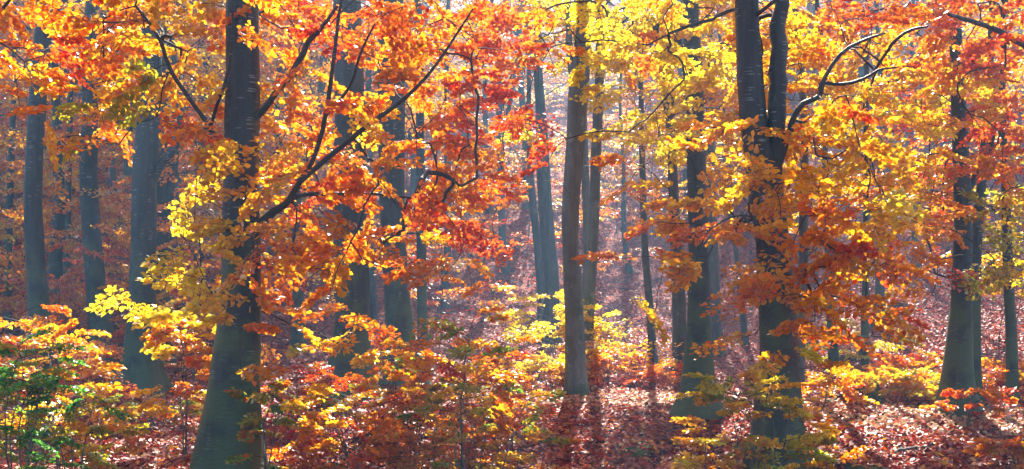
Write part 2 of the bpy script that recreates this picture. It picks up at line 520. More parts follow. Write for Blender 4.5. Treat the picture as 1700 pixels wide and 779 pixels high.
GAPS = [(2.0, 20.8, 3.8, 1.7), (6.2, 18.3, 3.2, 2.7)]      # where the canopy is open and the sun reaches the ground
def in_gap(p, grow=1.0):
    k = p[2] / to_sun.z
    gx, gy = p[0] - to_sun.x * k, p[1] - to_sun.y * k
    return any(((gx - a) / (c * grow)) ** 2 + ((gy - b) / (d * grow)) ** 2 < 1 for a, b, c, d in GAPS)

class Tree:
    """one hand-placed tree: trunk from picture positions, limbs grown to its sprays"""
    def __init__(self, label, pts, Y=None, base=None, top=16.0, mat=None, forks=(), group=None, lobes=5, flare=0.5, name='beech_tree', seed=0, lean=0.0, up=(0, 0)):
        pb = pts[-1]
        if Y is None: Y = solve_y(pb[0], pb[1])
        self.Y = Y
        xb = at(pb[0], pb[1], Y)[0]
        zb = float(ground_h(xb, Y))
        self.base = np.array([xb, Y, zb])
        P, rad = [np.array([xb, Y, zb - 0.25])], [pb[2] * Y / F / 2]
        for (px, py, w) in reversed(pts):
            q = at(px, py, Y)
            if q[2] < zb + 0.15: continue
            P.append(q); rad.append(w * Y / F / 2)
        rad[0] = rad[1] if len(rad) > 1 else rad[0]
        # carry on above the frame
        last = P[-1]; d = P[-1] - P[-2]; d = d / np.linalg.norm(d)
        z = last[2]; x, y = last[0], last[1]; r0 = rad[-1]
        while z < top:
            z += 2.5
            x += d[0] * 1.4 + RNG.normal(0, .12) + up[0]; y += RNG.normal(0, .12) + up[1]
            P.append(np.array([x, y, z])); rad.append(max(0.035, r0 * (1 - (z - last[2]) / (top + 3 - last[2]))))
        self.root = empty(name, self.base, label, 'tree', group)
        self.mat = mat or M_BARK
        V, Q, c, rr = trunk_arrays(P, rad, 20, lobes, flare, seed)
        self.trunk = link_mesh('trunk', V - self.base, Q, self.mat, self.root)
        self.nodes = [dict(p=c[i], r=rr[i], par=None, trunk=True) for i in range(0, len(c), 2) if c[i][2] > zb + 1.2]
        self.leaves = Leaves(); self.tw = Tubes(3)
        self.jobs = []
        self.limbs = []
        self.fork_tubes = []
    def fork(self, pts, Y2=None, keep_mesh=True):
        """a second stem or thick limb drawn from picture positions; first point lies in the trunk"""
        Yb = self.Y; n = len(pts)
        P = []
        for i, p in enumerate(pts):
            Yi = Yb if Y2 is None else Yb + (Y2 - Yb) * i / (n - 1)
            P.append(at(p[0], p[1], Yi))
        rad = np.array([p[2] * Yb / F / 2 for p in pts])
        m = max(8, n * 4)
        c = catmull(P, m); rr = np.interp(np.linspace(0, n - 1, m), np.arange(n), rad)
        j = RNG.normal(0, 1, c.shape) * rr[:, None] * 0.10; j[0] = 0
        t = Tubes(10); t.add(c + j, rr)
        t.build('limb', self.mat, self.root, self.base)
        base = len(self.nodes)
        for i in range(2, m, 1):
            self.nodes.append(dict(p=c[i], r=rr[i], par=None, trunk=True))
    def want(self, p, **spec):
        self.jobs.append((np.array(p), spec))
    def grow(self):
        if self.jobs:
            trunk_pts = np.array([n['p'] for n in self.nodes])
            def dist(p): return np.min(np.linalg.norm(trunk_pts - p, axis=1))
            self.jobs.sort(key=lambda j: dist(j[0]))
            nodes = self.nodes
            for p, spec in self.jobs:
                A = np.array([n['p'] for n in nodes])
                q0 = A[int(np.argmin(np.linalg.norm(A - p, axis=1)))]
                yaw = math.atan2(p[1] - q0[1], p[0] - q0[0]) + RNG.normal(0, .5)
                p = p - 0.45 * spec['L'] * np.array([math.cos(yaw), math.sin(yaw), 0])
                dv = p - A
                dl = np.linalg.norm(dv, axis=1)
                Dn = np.array([n.get('d', (0, 0, 0)) for n in nodes])
                cosv = (Dn * dv).sum(1) / (dl + 1e-6)
                d = dl * (1 + 0.9 * np.maximum(0, 0.45 - cosv) * (np.abs(Dn).sum(1) > 0)) + 0.8 * np.maximum(0, -dv[:, 2] - 0.3)
                k = int(np.argmin(d)); q = nodes[k]
                a = q['p']; L = np.linalg.norm(p - a)
                midp = (a + p) / 2 + np.array([RNG.normal(0, .07), RNG.normal(0, .07), 0.07 + RNG.normal(0, .05)]) * L
                line = catmull([a, midp, p], 6)
                line[1:-1] += RNG.normal(0, 0.012, (4, 3)) * min(L, 1.5)
                prev = q
                for i in range(1, 6):
                    sd = line[i] - line[i - 1]
                    nd = dict(p=line[i], r=None, par=prev, trunk=False, w=0, d=sd / (np.linalg.norm(sd) + 1e-6))
                    nodes.append(nd); prev = nd
                prev['w'] += 1
                # the spray itself goes outward from the node
                spray(self.leaves, self.tw, p, yaw, **spec)
            # weights up the tree
            for nd in reversed(nodes):
                if nd['par'] is not None and not nd['par']['trunk']:
                    nd['par']['w'] += nd['w']
            groups = {}
            for nd in nodes:
                if nd['trunk']: continue
                q = nd
                while q['par'] is not None and not q['par']['trunk']: q = q['par']
                groups.setdefault(id(q), []).append(nd)
            small = self.tw
            for g in groups.values():
                big = g[0]['w'] >= 4
                t = Tubes(7) if big else small
                for nd in g:
                    r1 = 0.0034 * max(1, nd['w']) ** 0.5 + 0.0018
                    pr = nd['par']
                    r0 = r1 if pr['trunk'] else max(r1, 0.0034 * max(1, nd['w']) ** 0.5 + 0.0018)
                    t.add(np.array([pr['p'], nd['p']]), np.array([r0 * 1.05, r1]))
                if big: t.build('limb', M_TWIG, self.root, self.base)
        self.tw.build('twigs', M_TWIG, self.root, self.base)
        self.leaves.build('crown', M_LEAF, self.root, self.base)
    def upper_crown(self, n, pal, z0=8.6, z1=15.5, rad=3.0, leaf=0.13, box=None):
        """the part of the crown above the picture: it shades the ground"""
        top = self.nodes
        tr = [q for q in self.nodes if q['trunk']]
        zs = np.array([q['p'][2] for q in tr])
        done = 0
        for i in range(n * 40 if box else n):
            if box and done >= n: break
            z = RNG.uniform(z0, z1)
            c = tr[int(np.argmin(np.abs(zs - z)))]['p']
            a = RNG.uniform(0, 2 * math.pi); rr = rad * math.sqrt(RNG.random()) * (1 - 0.4 * (z - z0) / (z1 - z0))
            p = np.array([c[0] + rr * math.cos(a), c[1] + rr * math.sin(a), z])
            if in_gap(p, 1.25): continue
            if box:
                k = z / to_sun.z
                if not (box[0] < p[0] - to_sun.x * k < box[1] and box[2] < p[1] - to_sun.y * k < box[3]): continue
                done += 1
            q = np.array([c[0], c[1], z - 0.5 * rr - 0.2])
            self.tw.add(catmull([q, (p + q) / 2 + np.array([0, 0, .15]), p], 5), np.linspace(0.03, 0.01, 5))
            spray(self.leaves, None, p, a + RNG.normal(0, .6), RNG.normal(0.05, .2), RNG.normal(0, .35), RNG.uniform(1.0, 1.8), leaf, random.choice(pal), keep=0.9,
                  tpl=TPL[int(RNG.integers(len(TPL)))])

#SECTION_GROUND
# ------------------------------------------------------------------ the ground
def build_ground():
    xs = np.concatenate([np.linspace(-260, -40, 30, endpoint=False), np.linspace(-40, -14, 40, endpoint=False), np.linspace(-14, 14, 200, endpoint=False),
                         np.linspace(14, 40, 40, endpoint=False), np.linspace(40, 260, 31)])
    ys = np.concatenate([np.linspace(-60, 8, 25, endpoint=False), np.linspace(8, 34, 190, endpoint=False), np.linspace(34, 80, 90, endpoint=False), np.linspace(80, 420, 60)])
    X, Yg = np.meshgrid(xs, ys)
    Z = ground_h(X, Yg)
    V = np.stack([X, Yg, Z], -1).reshape(-1, 3)
    nx = len(xs); i = np.arange(nx - 1)
    row = np.arange(len(ys) - 1)[:, None] * nx
    Q = np.stack([row + i, row + i + 1, row + nx + i + 1, row + nx + i], -1).reshape(-1, 4)
    o = link_mesh('ground', V, Q, M_GROUND)
    tag(o, 'leaf covered forest floor rising into a hillside', None, None, 'structure')
build_ground()

# ------------------------------------------------------------------ hand-placed trees: (px, py, width px) from top to foot, in the 1700 px frame
T = {}
def add(key, label, pts, **kw):
    T[key] = Tree(label, pts, seed=len(T) + 3, **kw)
    return T[key]

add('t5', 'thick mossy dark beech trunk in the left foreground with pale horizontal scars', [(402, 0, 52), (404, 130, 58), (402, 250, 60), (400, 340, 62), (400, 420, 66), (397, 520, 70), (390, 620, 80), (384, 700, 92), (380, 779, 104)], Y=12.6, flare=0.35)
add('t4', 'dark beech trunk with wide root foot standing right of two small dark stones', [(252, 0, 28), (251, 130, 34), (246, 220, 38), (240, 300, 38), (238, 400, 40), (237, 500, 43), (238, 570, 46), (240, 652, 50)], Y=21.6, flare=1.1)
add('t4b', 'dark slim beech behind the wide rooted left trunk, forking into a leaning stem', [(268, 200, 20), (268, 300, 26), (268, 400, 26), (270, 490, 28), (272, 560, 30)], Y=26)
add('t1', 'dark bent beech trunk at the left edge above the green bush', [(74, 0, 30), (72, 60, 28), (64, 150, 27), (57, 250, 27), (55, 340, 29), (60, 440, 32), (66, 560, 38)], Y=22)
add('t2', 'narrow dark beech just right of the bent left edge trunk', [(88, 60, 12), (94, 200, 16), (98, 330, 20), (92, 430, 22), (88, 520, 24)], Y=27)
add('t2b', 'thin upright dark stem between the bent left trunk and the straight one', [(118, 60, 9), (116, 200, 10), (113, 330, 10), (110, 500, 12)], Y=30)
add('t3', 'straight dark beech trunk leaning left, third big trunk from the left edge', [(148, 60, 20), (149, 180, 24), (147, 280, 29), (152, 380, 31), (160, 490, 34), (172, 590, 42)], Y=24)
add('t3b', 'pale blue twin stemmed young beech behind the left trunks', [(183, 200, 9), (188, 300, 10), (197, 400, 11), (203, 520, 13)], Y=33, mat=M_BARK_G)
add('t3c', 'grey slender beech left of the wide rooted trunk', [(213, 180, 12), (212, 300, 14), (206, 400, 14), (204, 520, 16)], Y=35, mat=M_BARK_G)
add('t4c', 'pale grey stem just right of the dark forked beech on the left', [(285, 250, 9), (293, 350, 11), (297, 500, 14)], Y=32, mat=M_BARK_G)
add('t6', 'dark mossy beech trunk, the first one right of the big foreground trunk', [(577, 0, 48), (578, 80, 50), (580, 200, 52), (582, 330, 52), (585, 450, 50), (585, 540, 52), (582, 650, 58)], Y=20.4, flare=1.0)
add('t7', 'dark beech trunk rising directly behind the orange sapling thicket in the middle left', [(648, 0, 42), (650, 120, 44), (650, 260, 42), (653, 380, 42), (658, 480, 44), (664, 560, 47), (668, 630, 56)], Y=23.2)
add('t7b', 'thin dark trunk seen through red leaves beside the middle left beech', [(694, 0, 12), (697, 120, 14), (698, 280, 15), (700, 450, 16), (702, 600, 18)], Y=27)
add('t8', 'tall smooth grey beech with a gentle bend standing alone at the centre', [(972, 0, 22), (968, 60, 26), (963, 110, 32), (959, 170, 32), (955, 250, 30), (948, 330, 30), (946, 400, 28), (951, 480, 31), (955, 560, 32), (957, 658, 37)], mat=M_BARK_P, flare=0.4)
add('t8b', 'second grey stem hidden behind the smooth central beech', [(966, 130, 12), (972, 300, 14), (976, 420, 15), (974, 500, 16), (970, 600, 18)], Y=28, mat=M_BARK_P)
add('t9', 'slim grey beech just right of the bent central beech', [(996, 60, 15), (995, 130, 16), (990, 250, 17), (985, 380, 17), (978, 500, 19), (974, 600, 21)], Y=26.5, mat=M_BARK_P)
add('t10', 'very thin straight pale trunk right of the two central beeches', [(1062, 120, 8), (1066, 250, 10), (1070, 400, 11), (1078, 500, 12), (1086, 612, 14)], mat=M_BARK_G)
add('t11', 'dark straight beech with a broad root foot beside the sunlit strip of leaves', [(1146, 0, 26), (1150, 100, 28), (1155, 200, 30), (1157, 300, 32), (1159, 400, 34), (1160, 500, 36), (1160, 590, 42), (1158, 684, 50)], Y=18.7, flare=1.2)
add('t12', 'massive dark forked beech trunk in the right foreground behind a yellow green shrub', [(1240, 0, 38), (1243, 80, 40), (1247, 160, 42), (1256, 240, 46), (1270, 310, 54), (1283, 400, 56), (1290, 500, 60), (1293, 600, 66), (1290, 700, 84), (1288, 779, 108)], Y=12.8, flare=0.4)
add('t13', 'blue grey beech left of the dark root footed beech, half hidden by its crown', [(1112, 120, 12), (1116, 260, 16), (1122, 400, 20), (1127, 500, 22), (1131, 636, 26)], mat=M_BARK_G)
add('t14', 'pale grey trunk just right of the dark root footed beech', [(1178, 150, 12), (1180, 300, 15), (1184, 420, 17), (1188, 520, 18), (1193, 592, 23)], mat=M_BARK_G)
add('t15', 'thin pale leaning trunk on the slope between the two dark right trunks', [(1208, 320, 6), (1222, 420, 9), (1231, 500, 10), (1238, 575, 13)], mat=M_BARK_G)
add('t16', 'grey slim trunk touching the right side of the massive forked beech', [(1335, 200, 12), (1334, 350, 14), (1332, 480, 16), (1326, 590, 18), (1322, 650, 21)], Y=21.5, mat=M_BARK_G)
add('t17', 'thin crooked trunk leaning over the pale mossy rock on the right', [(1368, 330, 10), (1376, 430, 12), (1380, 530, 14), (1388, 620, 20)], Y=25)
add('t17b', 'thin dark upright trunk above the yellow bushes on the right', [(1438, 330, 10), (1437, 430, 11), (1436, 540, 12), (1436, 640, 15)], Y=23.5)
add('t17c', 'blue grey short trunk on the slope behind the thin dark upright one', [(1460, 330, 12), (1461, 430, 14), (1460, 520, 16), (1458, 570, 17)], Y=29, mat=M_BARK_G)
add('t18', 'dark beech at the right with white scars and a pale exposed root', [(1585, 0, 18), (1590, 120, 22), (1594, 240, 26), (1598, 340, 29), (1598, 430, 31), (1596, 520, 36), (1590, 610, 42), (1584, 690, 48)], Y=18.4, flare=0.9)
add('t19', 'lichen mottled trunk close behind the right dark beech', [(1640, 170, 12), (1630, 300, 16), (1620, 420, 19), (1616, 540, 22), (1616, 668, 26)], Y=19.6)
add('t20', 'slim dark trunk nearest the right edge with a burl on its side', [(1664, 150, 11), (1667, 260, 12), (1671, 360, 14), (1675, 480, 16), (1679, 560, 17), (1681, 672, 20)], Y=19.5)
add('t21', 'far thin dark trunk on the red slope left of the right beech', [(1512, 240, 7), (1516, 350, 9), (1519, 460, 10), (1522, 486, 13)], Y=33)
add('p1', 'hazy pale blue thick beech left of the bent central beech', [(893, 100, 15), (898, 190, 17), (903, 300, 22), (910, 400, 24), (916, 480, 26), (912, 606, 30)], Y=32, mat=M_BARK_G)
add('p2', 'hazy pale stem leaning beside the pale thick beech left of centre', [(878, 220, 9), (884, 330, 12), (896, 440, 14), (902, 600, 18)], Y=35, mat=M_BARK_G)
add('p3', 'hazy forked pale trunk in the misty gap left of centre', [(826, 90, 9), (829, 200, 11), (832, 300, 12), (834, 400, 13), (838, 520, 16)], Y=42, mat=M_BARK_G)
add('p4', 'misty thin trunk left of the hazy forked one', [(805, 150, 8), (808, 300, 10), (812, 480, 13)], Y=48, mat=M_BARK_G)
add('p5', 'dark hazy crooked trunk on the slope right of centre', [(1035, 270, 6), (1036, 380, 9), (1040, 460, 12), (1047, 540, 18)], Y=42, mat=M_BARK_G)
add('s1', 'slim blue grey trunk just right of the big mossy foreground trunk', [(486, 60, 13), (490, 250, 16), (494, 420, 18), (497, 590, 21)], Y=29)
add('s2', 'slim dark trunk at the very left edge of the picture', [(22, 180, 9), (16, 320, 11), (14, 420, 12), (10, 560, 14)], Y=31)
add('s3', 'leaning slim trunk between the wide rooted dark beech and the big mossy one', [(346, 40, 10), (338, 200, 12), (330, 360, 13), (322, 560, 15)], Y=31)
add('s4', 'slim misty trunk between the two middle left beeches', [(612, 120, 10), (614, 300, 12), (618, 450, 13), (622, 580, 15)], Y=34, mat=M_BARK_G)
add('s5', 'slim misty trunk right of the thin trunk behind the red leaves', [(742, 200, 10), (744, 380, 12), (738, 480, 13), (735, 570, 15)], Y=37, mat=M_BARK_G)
add('off_l', 'low branched beech just outside the left edge whose boughs hang into the picture', [(-170, 0, 50), (-175, 300, 54), (-180, 760, 70)], Y=13.5)
add('off_r', 'beech just outside the right edge whose boughs hang into the picture', [(1850, 0, 40), (1855, 300, 44), (1860, 760, 60)], Y=16)

# thick limbs and second stems drawn from the photograph
T['t4b'].fork([(268, 400, 18), (282, 320, 15), (290, 262, 13), (292, 180, 10)])
T['t4'].fork([(240, 330, 16), (268, 272, 14), (295, 235, 13), (298, 160, 11), (285, 60, 9)])
T['t5'].fork([(400, 425, 24), (440, 365, 15), (478, 335, 11), (500, 300, 10), (545, 262, 9), (615, 205, 8), (670, 165, 7), (722, 110, 5), (785, 15, 3)], 12.2)
T['t5'].fork([(496, 302, 9), (520, 265, 8), (540, 195, 8), (552, 110, 7), (560, 45, 6), (572, -30, 4)], 12.0)
T['t5'].fork([(542, 192, 5), (580, 145, 5), (600, 85, 4), (622, 40, 3)], 11.8)
T['t5'].fork([(470, 340, 10), (500, 324, 8), (560, 322, 7), (620, 322, 5), (690, 330, 3)], 13.2)
T['t5'].fork([(405, 210, 14), (430, 190, 12), (462, 150, 11), (492, 112, 12), (512, 70, 9), (535, 45, 7), (560, 10, 5)], 12.0)
T['t5'].fork([(402, 290, 10), (372, 255, 8), (349, 212, 8), (322, 175, 7), (285, 120, 7), (262, 60, 6), (225, 10, 4)], 12.0)
T['t5'].fork([(349, 212, 6), (362, 170, 6), (376, 130, 6), (386, 60, 5), (384, -20, 3)], 12.0)
T['t12'].fork([(1275, 315, 34), (1288, 240, 32), (1290, 150, 30), (1292, 80, 28), (1296, 0, 24), (1300, -90, 20)], 12.9)
T['t12'].fork([(1280, 300, 18), (1308, 232, 11), (1318, 195, 10), (1334, 172, 9), (1360, 160, 8), (1370, 128, 7), (1398, 88, 6), (1432, 68, 5), (1470, 55, 3)], 12.3)
T['t12'].fork([(1360, 158, 6), (1364, 138, 6), (1385, 140, 6), (1412, 138, 6), (1440, 128, 5), (1460, 116, 4), (1490, 112, 3)], 12.3)
T['t12'].fork([(1446, 126, 5), (1470, 90, 5), (1486, 68, 6), (1512, 50, 5), (1540, 44, 3)], 12.1)
T['t11'].fork([(1158, 210, 14), (1147, 130, 13), (1132, 85, 12), (1116, 45, 11), (1100, 5, 10), (1085, -60, 8)], 18.0)
T['t13'].fork([(1118, 270, 13), (1108, 190, 12), (1098, 110, 11), (1088, 45, 10), (1080, -30, 8)])
T['t8'].fork([(958, 190, 17), (952, 140, 12), (946, 90, 12), (943, 20, 11), (940, -60, 9)])
T['off_r'].fork([(1850, 190, 16), (1760, 110, 12), (1700, 76, 10), (1650, 48, 9), (1615, 36, 8), (1575, 24, 5)], 15.0)
T['off_l'].fork([(-175, 160, 16), (-90, 100, 12), (-20, 40, 8), (16, 0, 5), (40, -40, 3)], 13.0)
T['t1'].fork([(68, 60, 9), (85, 30, 8), (108, 0, 6), (130, -40, 4)], 21.5)
T['p3'].fork([(829, 240, 9), (845, 180, 8), (856, 110, 6), (862, 40, 5)])
T['t3b'].fork([(201, 460, 10), (210, 380, 10), (216, 300, 9), (218, 180, 7)])
T['t18'].fork([(1597, 330, 14), (1620, 290, 12), (1640, 262, 10), (1650, 200, 8), (1655, 120, 6)], 18.6)

# ------------------------------------------------------------------ foliage, by cell (50 px wide, 60 px high); capitals are dense
NEAR = [
 "O o O O O G G O O O R r R r O R R O l L L L G L G g G O R R O R O R",
 "O O R O O G G g o o o o o O O R R R o l L O L L g G G o G G O O R R",
 "o G o G V G g g g o o o o O o R R r . l l o L L g G g G G G G L G O",
 "o g v o o o O o G O O o G o O R R l . . l L L G G g O G O G L G R R",
 ". . . o . . g G g G O o O o O O o r . . o . . g G G G G G G G G R O",
 ". . . . . . g G G O R O o R O O r . . . . g G g G G G O G L G O v v",
 ". . . . . . L G o O O g O o G R r . . . . o g o g G O O G G G o v v",
 ". . . . . . L L O R G o O o o o . . . . o o G o o G O O R O O r v v",
 ". . . . l L L G O O o o o . . . . . . . . g . . o o O O O O r . . .",
 ". . . . . . . . o v g g . . . . . . . . . . . o . . o r o . . . . .",
]
def near_depth(px, py):
    if 340 < px < 470 and py > 120: return RNG.uniform(10.9, 13.4)
    if 1190 < px < 1360 and py > 150: return RNG.uniform(10.9, 13.6)
    if px < 350: return RNG.uniform(11.6, 14.5)
    if px < 720: return RNG.uniform(11.6, 16.0)
    if px < 880: return RNG.uniform(13.5, 17.5)
    if px < 1010: return RNG.uniform(17.0, 20.0)
    if px < 1160 and py < 240: return RNG.uniform(14.5, 19.0)
    if px < 1500: return RNG.uniform(11.0, 13.6) if py > 170 else RNG.uniform(13, 19)
    return RNG.uniform(15.0, 19.0)

MID = [
 "OOOOOGGGORRRROOOOLLLLGGGGGOORROROOO",
 "OOOGGGGGORroroOOo.LLLGGGGGGGOORRROO",
 "OOGGLGGGoOoooOOo...lLGGGGGGLGORRROO",
 "OOOOOOOGoOooo.......lGGGGGGLGORRROO",
 "OOoOOOOGoo..........ogGGGoGGOORROVV",
 "OOOOOOOGg...........oogGgoGGOORRVVV",
 "OOoROOooG............o.ggooOgoRrVvv",
 "OoRROOo.g...............o..oooo.v.v",
 "oORRRRo..............g......o......",
 "RORRRRO.o.o......llll...........o..",
]
near_owner = ['t5', 't12', 't11', 't8', 't18', 't6', 't7', 'off_l', 'off_r', 't4', 't19']
mid_owner = ['t1', 't2', 't3', 't4', 't4b', 't4c', 't7b', 't6', 't7', 't8b', 't9', 't13', 't14', 't16', 't17', 't17b', 't18', 't19', 't20', 't3c', 't21', 'off_r', 't17c']
def owner(p, keys, ydiff):
    best, bd = None, 1e9
    for k in keys:
        t = T[k]
        d = math.hypot(t.base[0] - p[0], (t.base[1] - p[1]) * ydiff)
        if d < bd: best, bd = t, d
    return best
def cells(grid, per_cell, depth_fn, keys, leaf, Lr, ref, ydiff, tilt, keep_far=1.0, zmin=1.2):
    for r, row in enumerate(grid):
        for c, ch in enumerate(row.replace(' ', '')[:34]):
            if ch == '.': continue
            dense = ch.isupper(); ch = ch.upper()
            px0, py0 = c * 50 + 25, r * 60 + 30
            Yc = depth_fn(px0, py0)
            n = per_cell * (1.0 if dense else 0.36) * (Yc / ref) ** 2
            n = int(n) + (RNG.random() < n - int(n))
            for _ in range(n):
                Y = depth_fn(px0, py0)
                px = px0 + RNG.normal(0, 19); py = py0 + RNG.normal(0, 20) - 6
                p = at(px, py, Y)
                if p[2] < ground_h(p[0], p[1]) + 0.5: continue
                for _t in range(6):
                    if not in_gap(p): break
                    Y = depth_fn(px0, py0); p = at(px, py, Y)
                if in_gap(p): continue
                own = owner(p, keys, ydiff)
                own.want(p, pitch=RNG.normal(-0.05, .22), roll=RNG.normal(0, tilt), L=RNG.uniform(*Lr), leaf=leaf, pal=ch)
cells(NEAR, 3.3, near_depth, near_owner, 0.08, (0.34, 0.66), 13.0, 0.8, 0.65)
cells(MID, 3.4, lambda x, y: RNG.uniform(22.5, 32) if x < 480 else (RNG.uniform(20, 30) if x > 1000 else RNG.uniform(20, 25)), mid_owner, 0.092, (0.7, 1.2), 25.0, 0.45, 0.35)

UP = dict(t5=30, t4=14, t4b=6, t1=12, t3=10, t6=34, t7=30, t8=16, t11=24, t12=34, t18=34, t19=20, t20=20, off_l=18, off_r=20, t13=20, t16=20, t17=16, t17b=16, t2=6, t14=14, t9=12)
for k, n in UP.items():
    T[k].upper_crown(int(n * 0.3), 'GOOR' if k not in ('t8', 't11', 't9', 't8b', 't13') else 'LLG')
for k in ('t14', 'p1', 'p2', 't8b', 't9', 't13', 't10', 't16'):  # extra leaves added out of view to shade the bank before the strip
    T[k].upper_crown(11, 'GOOR', z0=8.0, rad=3.4, box=(-1.5, 4.6, 13.6, 18.6))
for k, x0, x1 in (('t5', -8, 1.0), ('t12', -1.0, 8)):      # unseen leaves added overhead to keep the air before the camera dark
    T[k].upper_crown(190, 'GOOR', z0=8.0, z1=15.5, rad=5.4, leaf=0.14, box=(x0, x1, -6.0, 4.2))
for k in ('t1', 't2', 't3', 't4', 't4b'):  # added above the view to darken the air around the left trunks
    T[k].upper_crown(16, 'GOOR', z0=8.0, rad=3.4, box=(-11.5, -3.5, 15.0, 19.8))
for k, x0, x1 in (('off_l', -12, -4), ('off_r', 4, 12)):  # more unseen leaves added at both sides to shade the near air
    T[k].upper_crown(70, 'GOOR', z0=8.0, z1=15.5, rad=5.4, leaf=0.14, box=(x0, x1, -6.0, 4.2))
for t in T.values(): t.grow()

#SECTION_SHRUBS
# ------------------------------------------------------------------ saplings and shrubs
def sapling_parts(root, height, width, pals, nspray, L, leaf, stems=1, lean=0.15, low=0.15, r0=0.012, seed=0, keep=1.0, tilt=0.4, simple=False, mat=None, flat=0.22):
    lv, tb = Leaves(), Tubes(3)
    lines = []
    for s in range(stems):
        a = RNG.uniform(0, 6.283); sp = 0 if stems == 1 else width * 0.45 * RNG.uniform(.3, 1)
        tip = np.array([math.cos(a) * sp + RNG.normal(0, lean) * height * .4, math.sin(a) * sp * .7, height * RNG.uniform(.75, 1.0)])
        mid = tip * 0.5 + np.array([RNG.normal(0, .06), RNG.normal(0, .06), 0.05]) * height
        ln = catmull([np.array([math.cos(a) * .05 * (stems > 1), math.sin(a) * .05 * (stems > 1), -0.08]), mid, tip], 12)
        ln[1:] += RNG.normal(0, 0.006, (11, 3)) * height
        st = Tubes(6); st.add(ln, np.linspace(r0, r0 * .2, 12)); st.build('stem', mat or M_STEM, root)
        lines.append(ln)
    for i in range(nspray):
        ln = lines[i % stems]
        t = low + (1 - low) * RNG.random() ** 0.9
        k = min(10, int(t * 11)); f = t * 11 - k
        q = ln[k] * (1 - f) + ln[k + 1] * f
        yaw = i * 2.4 + RNG.normal(0, .4)
        reach = width * 0.5 * (1.15 - 0.75 * t) * RNG.uniform(0.35, 1)
        up = RNG.uniform(0.15, 0.5)
        p = q + np.array([math.cos(yaw) * reach, math.sin(yaw) * reach, reach * up])
        tb.add(catmull([q, (p + q) / 2 + np.array([0, 0, .04 * reach]), p], 4), np.linspace(0.006, 0.004, 4))
        spray(lv, tb, p, yaw + RNG.normal(0, .5), RNG.normal(0.08, flat), RNG.normal(0, tilt), L * RNG.uniform(.6, 1.1), leaf, pals[int(RNG.integers(len(pals)))], keep=keep, twig_r=0.003)
    tb.build('twigs', M_TWIG, root)
    lv.build('foliage', M_LEAF, root, simple=simple)

def shrub(name, label, px, py, Y, top_py, width_px, pals, nspray, cat='shrub', L=0.42, leaf=0.065, stems=4, **kw):
    """py only matters through the ground height: the foot is put on the ground at depth Y"""
    x = at(px, py, Y)[0]
    z = float(ground_h(x, Y))
    top = at(px, top_py, Y)[2]
    root = empty(name, (x, Y, z), label, cat)
    sapling_parts(root, max(0.4, top - z), width_px * Y / F, pals, int(nspray * 0.68), L, leaf, stems, **kw)
    return root

shrub('leafy_bush', 'green leaved bush in the bottom left corner', 38, 700, 10.5, 560, 150, 'EEEM', 95, L=0.34, leaf=0.045, stems=7)
shrub('leafy_bush', 'low green and gold bush right of the green corner bush', 118, 740, 11.2, 655, 150, 'GVEV', 50, L=0.3, leaf=0.05, stems=5)
shrub('beech_sapling', 'arching golden sapling with sparse leaves above the green corner bush', 62, 640, 13.5, 480, 210, 'GGOO', 50, 'sapling', L=0.5, leaf=0.075, stems=5)
shrub('beech_sapling', 'brownish orange sapling behind the green corner bush', 50, 640, 16, 555, 210, 'OROG', 60, 'sapling', L=0.5, leaf=0.07, stems=5)
shrub('leafy_bush', 'red orange bush between the left dark trunks', 112, 640, 18.5, 570, 150, 'ROO', 46, L=0.5, leaf=0.07, stems=5)
shrub('leafy_bush', 'low golden plant at the bottom between the green bush and the big trunk', 180, 760, 12.6, 712, 150, 'GVO', 32, L=0.28, leaf=0.06, stems=4)
shrub('beech_sapling', 'tall yellow sapling touching the left side of the big mossy trunk', 312, 720, 14.2, 520, 110, 'LGGO', 46, 'sapling', L=0.36, leaf=0.075, stems=3)
shrub('beech_sapling', 'amber sapling filling the gap behind the yellow sapling', 325, 640, 23.5, 480, 110, 'GGOR', 70, 'sapling', L=0.6, leaf=0.08, stems=4)
shrub('leafy_bush', 'dense red orange thicket right behind the straight left trunk', 190, 600, 27, 480, 240, 'RRO', 90, L=0.7, leaf=0.09, stems=6)
shrub('leafy_bush', 'red orange thicket at the far left behind the trunks', 30, 600, 29, 500, 200, 'RRO', 70, L=0.7, leaf=0.09, stems=6)
shrub('leafy_bush', 'orange thicket behind the wide rooted dark beech', 320, 600, 30, 430, 200, 'ORG', 90, L=0.7, leaf=0.09, stems=6)
shrub('beech_sapling', 'bright orange sapling between the bent left edge trunk and the straight one', 108, 600, 24.5, 380, 120, 'OOR', 60, 'sapling', L=0.6, leaf=0.08, stems=3)
shrub('beech_sapling', 'bright orange sapling between the straight left trunk and the wide rooted one', 205, 600, 25.5, 340, 110, 'OOG', 60, 'sapling', L=0.6, leaf=0.08, stems=3)
shrub('ivy_shoot', 'green and yellow leaves clinging to the right side of the big mossy trunk', 442, 760, 12.1, 600, 60, 'VEVM', 34, L=0.24, leaf=0.06, stems=3)
shrub('twiggy_bush', 'dark red thin twigged bush right of the big mossy trunk', 500, 740, 15.5, 600, 150, 'DRRB', 50, L=0.34, leaf=0.05, stems=9)
shrub('leafy_bush', 'flame red and gold bush at the bottom left of the centre sapling', 600, 770, 12.2, 668, 210, 'ROOG', 88, L=0.34, leaf=0.06, stems=8)
shrub('leafy_bush', 'scarlet bush close to the foot of the centre sapling', 690, 770, 13.2, 610, 160, 'ROOG', 76, L=0.34, leaf=0.06, stems=7)
shrub('beech_sapling', 'gold and orange sapling in front of the middle left trunks', 662, 760, 14.2, 560, 110, 'GGOL', 50, 'sapling', L=0.4, leaf=0.07, stems=3)
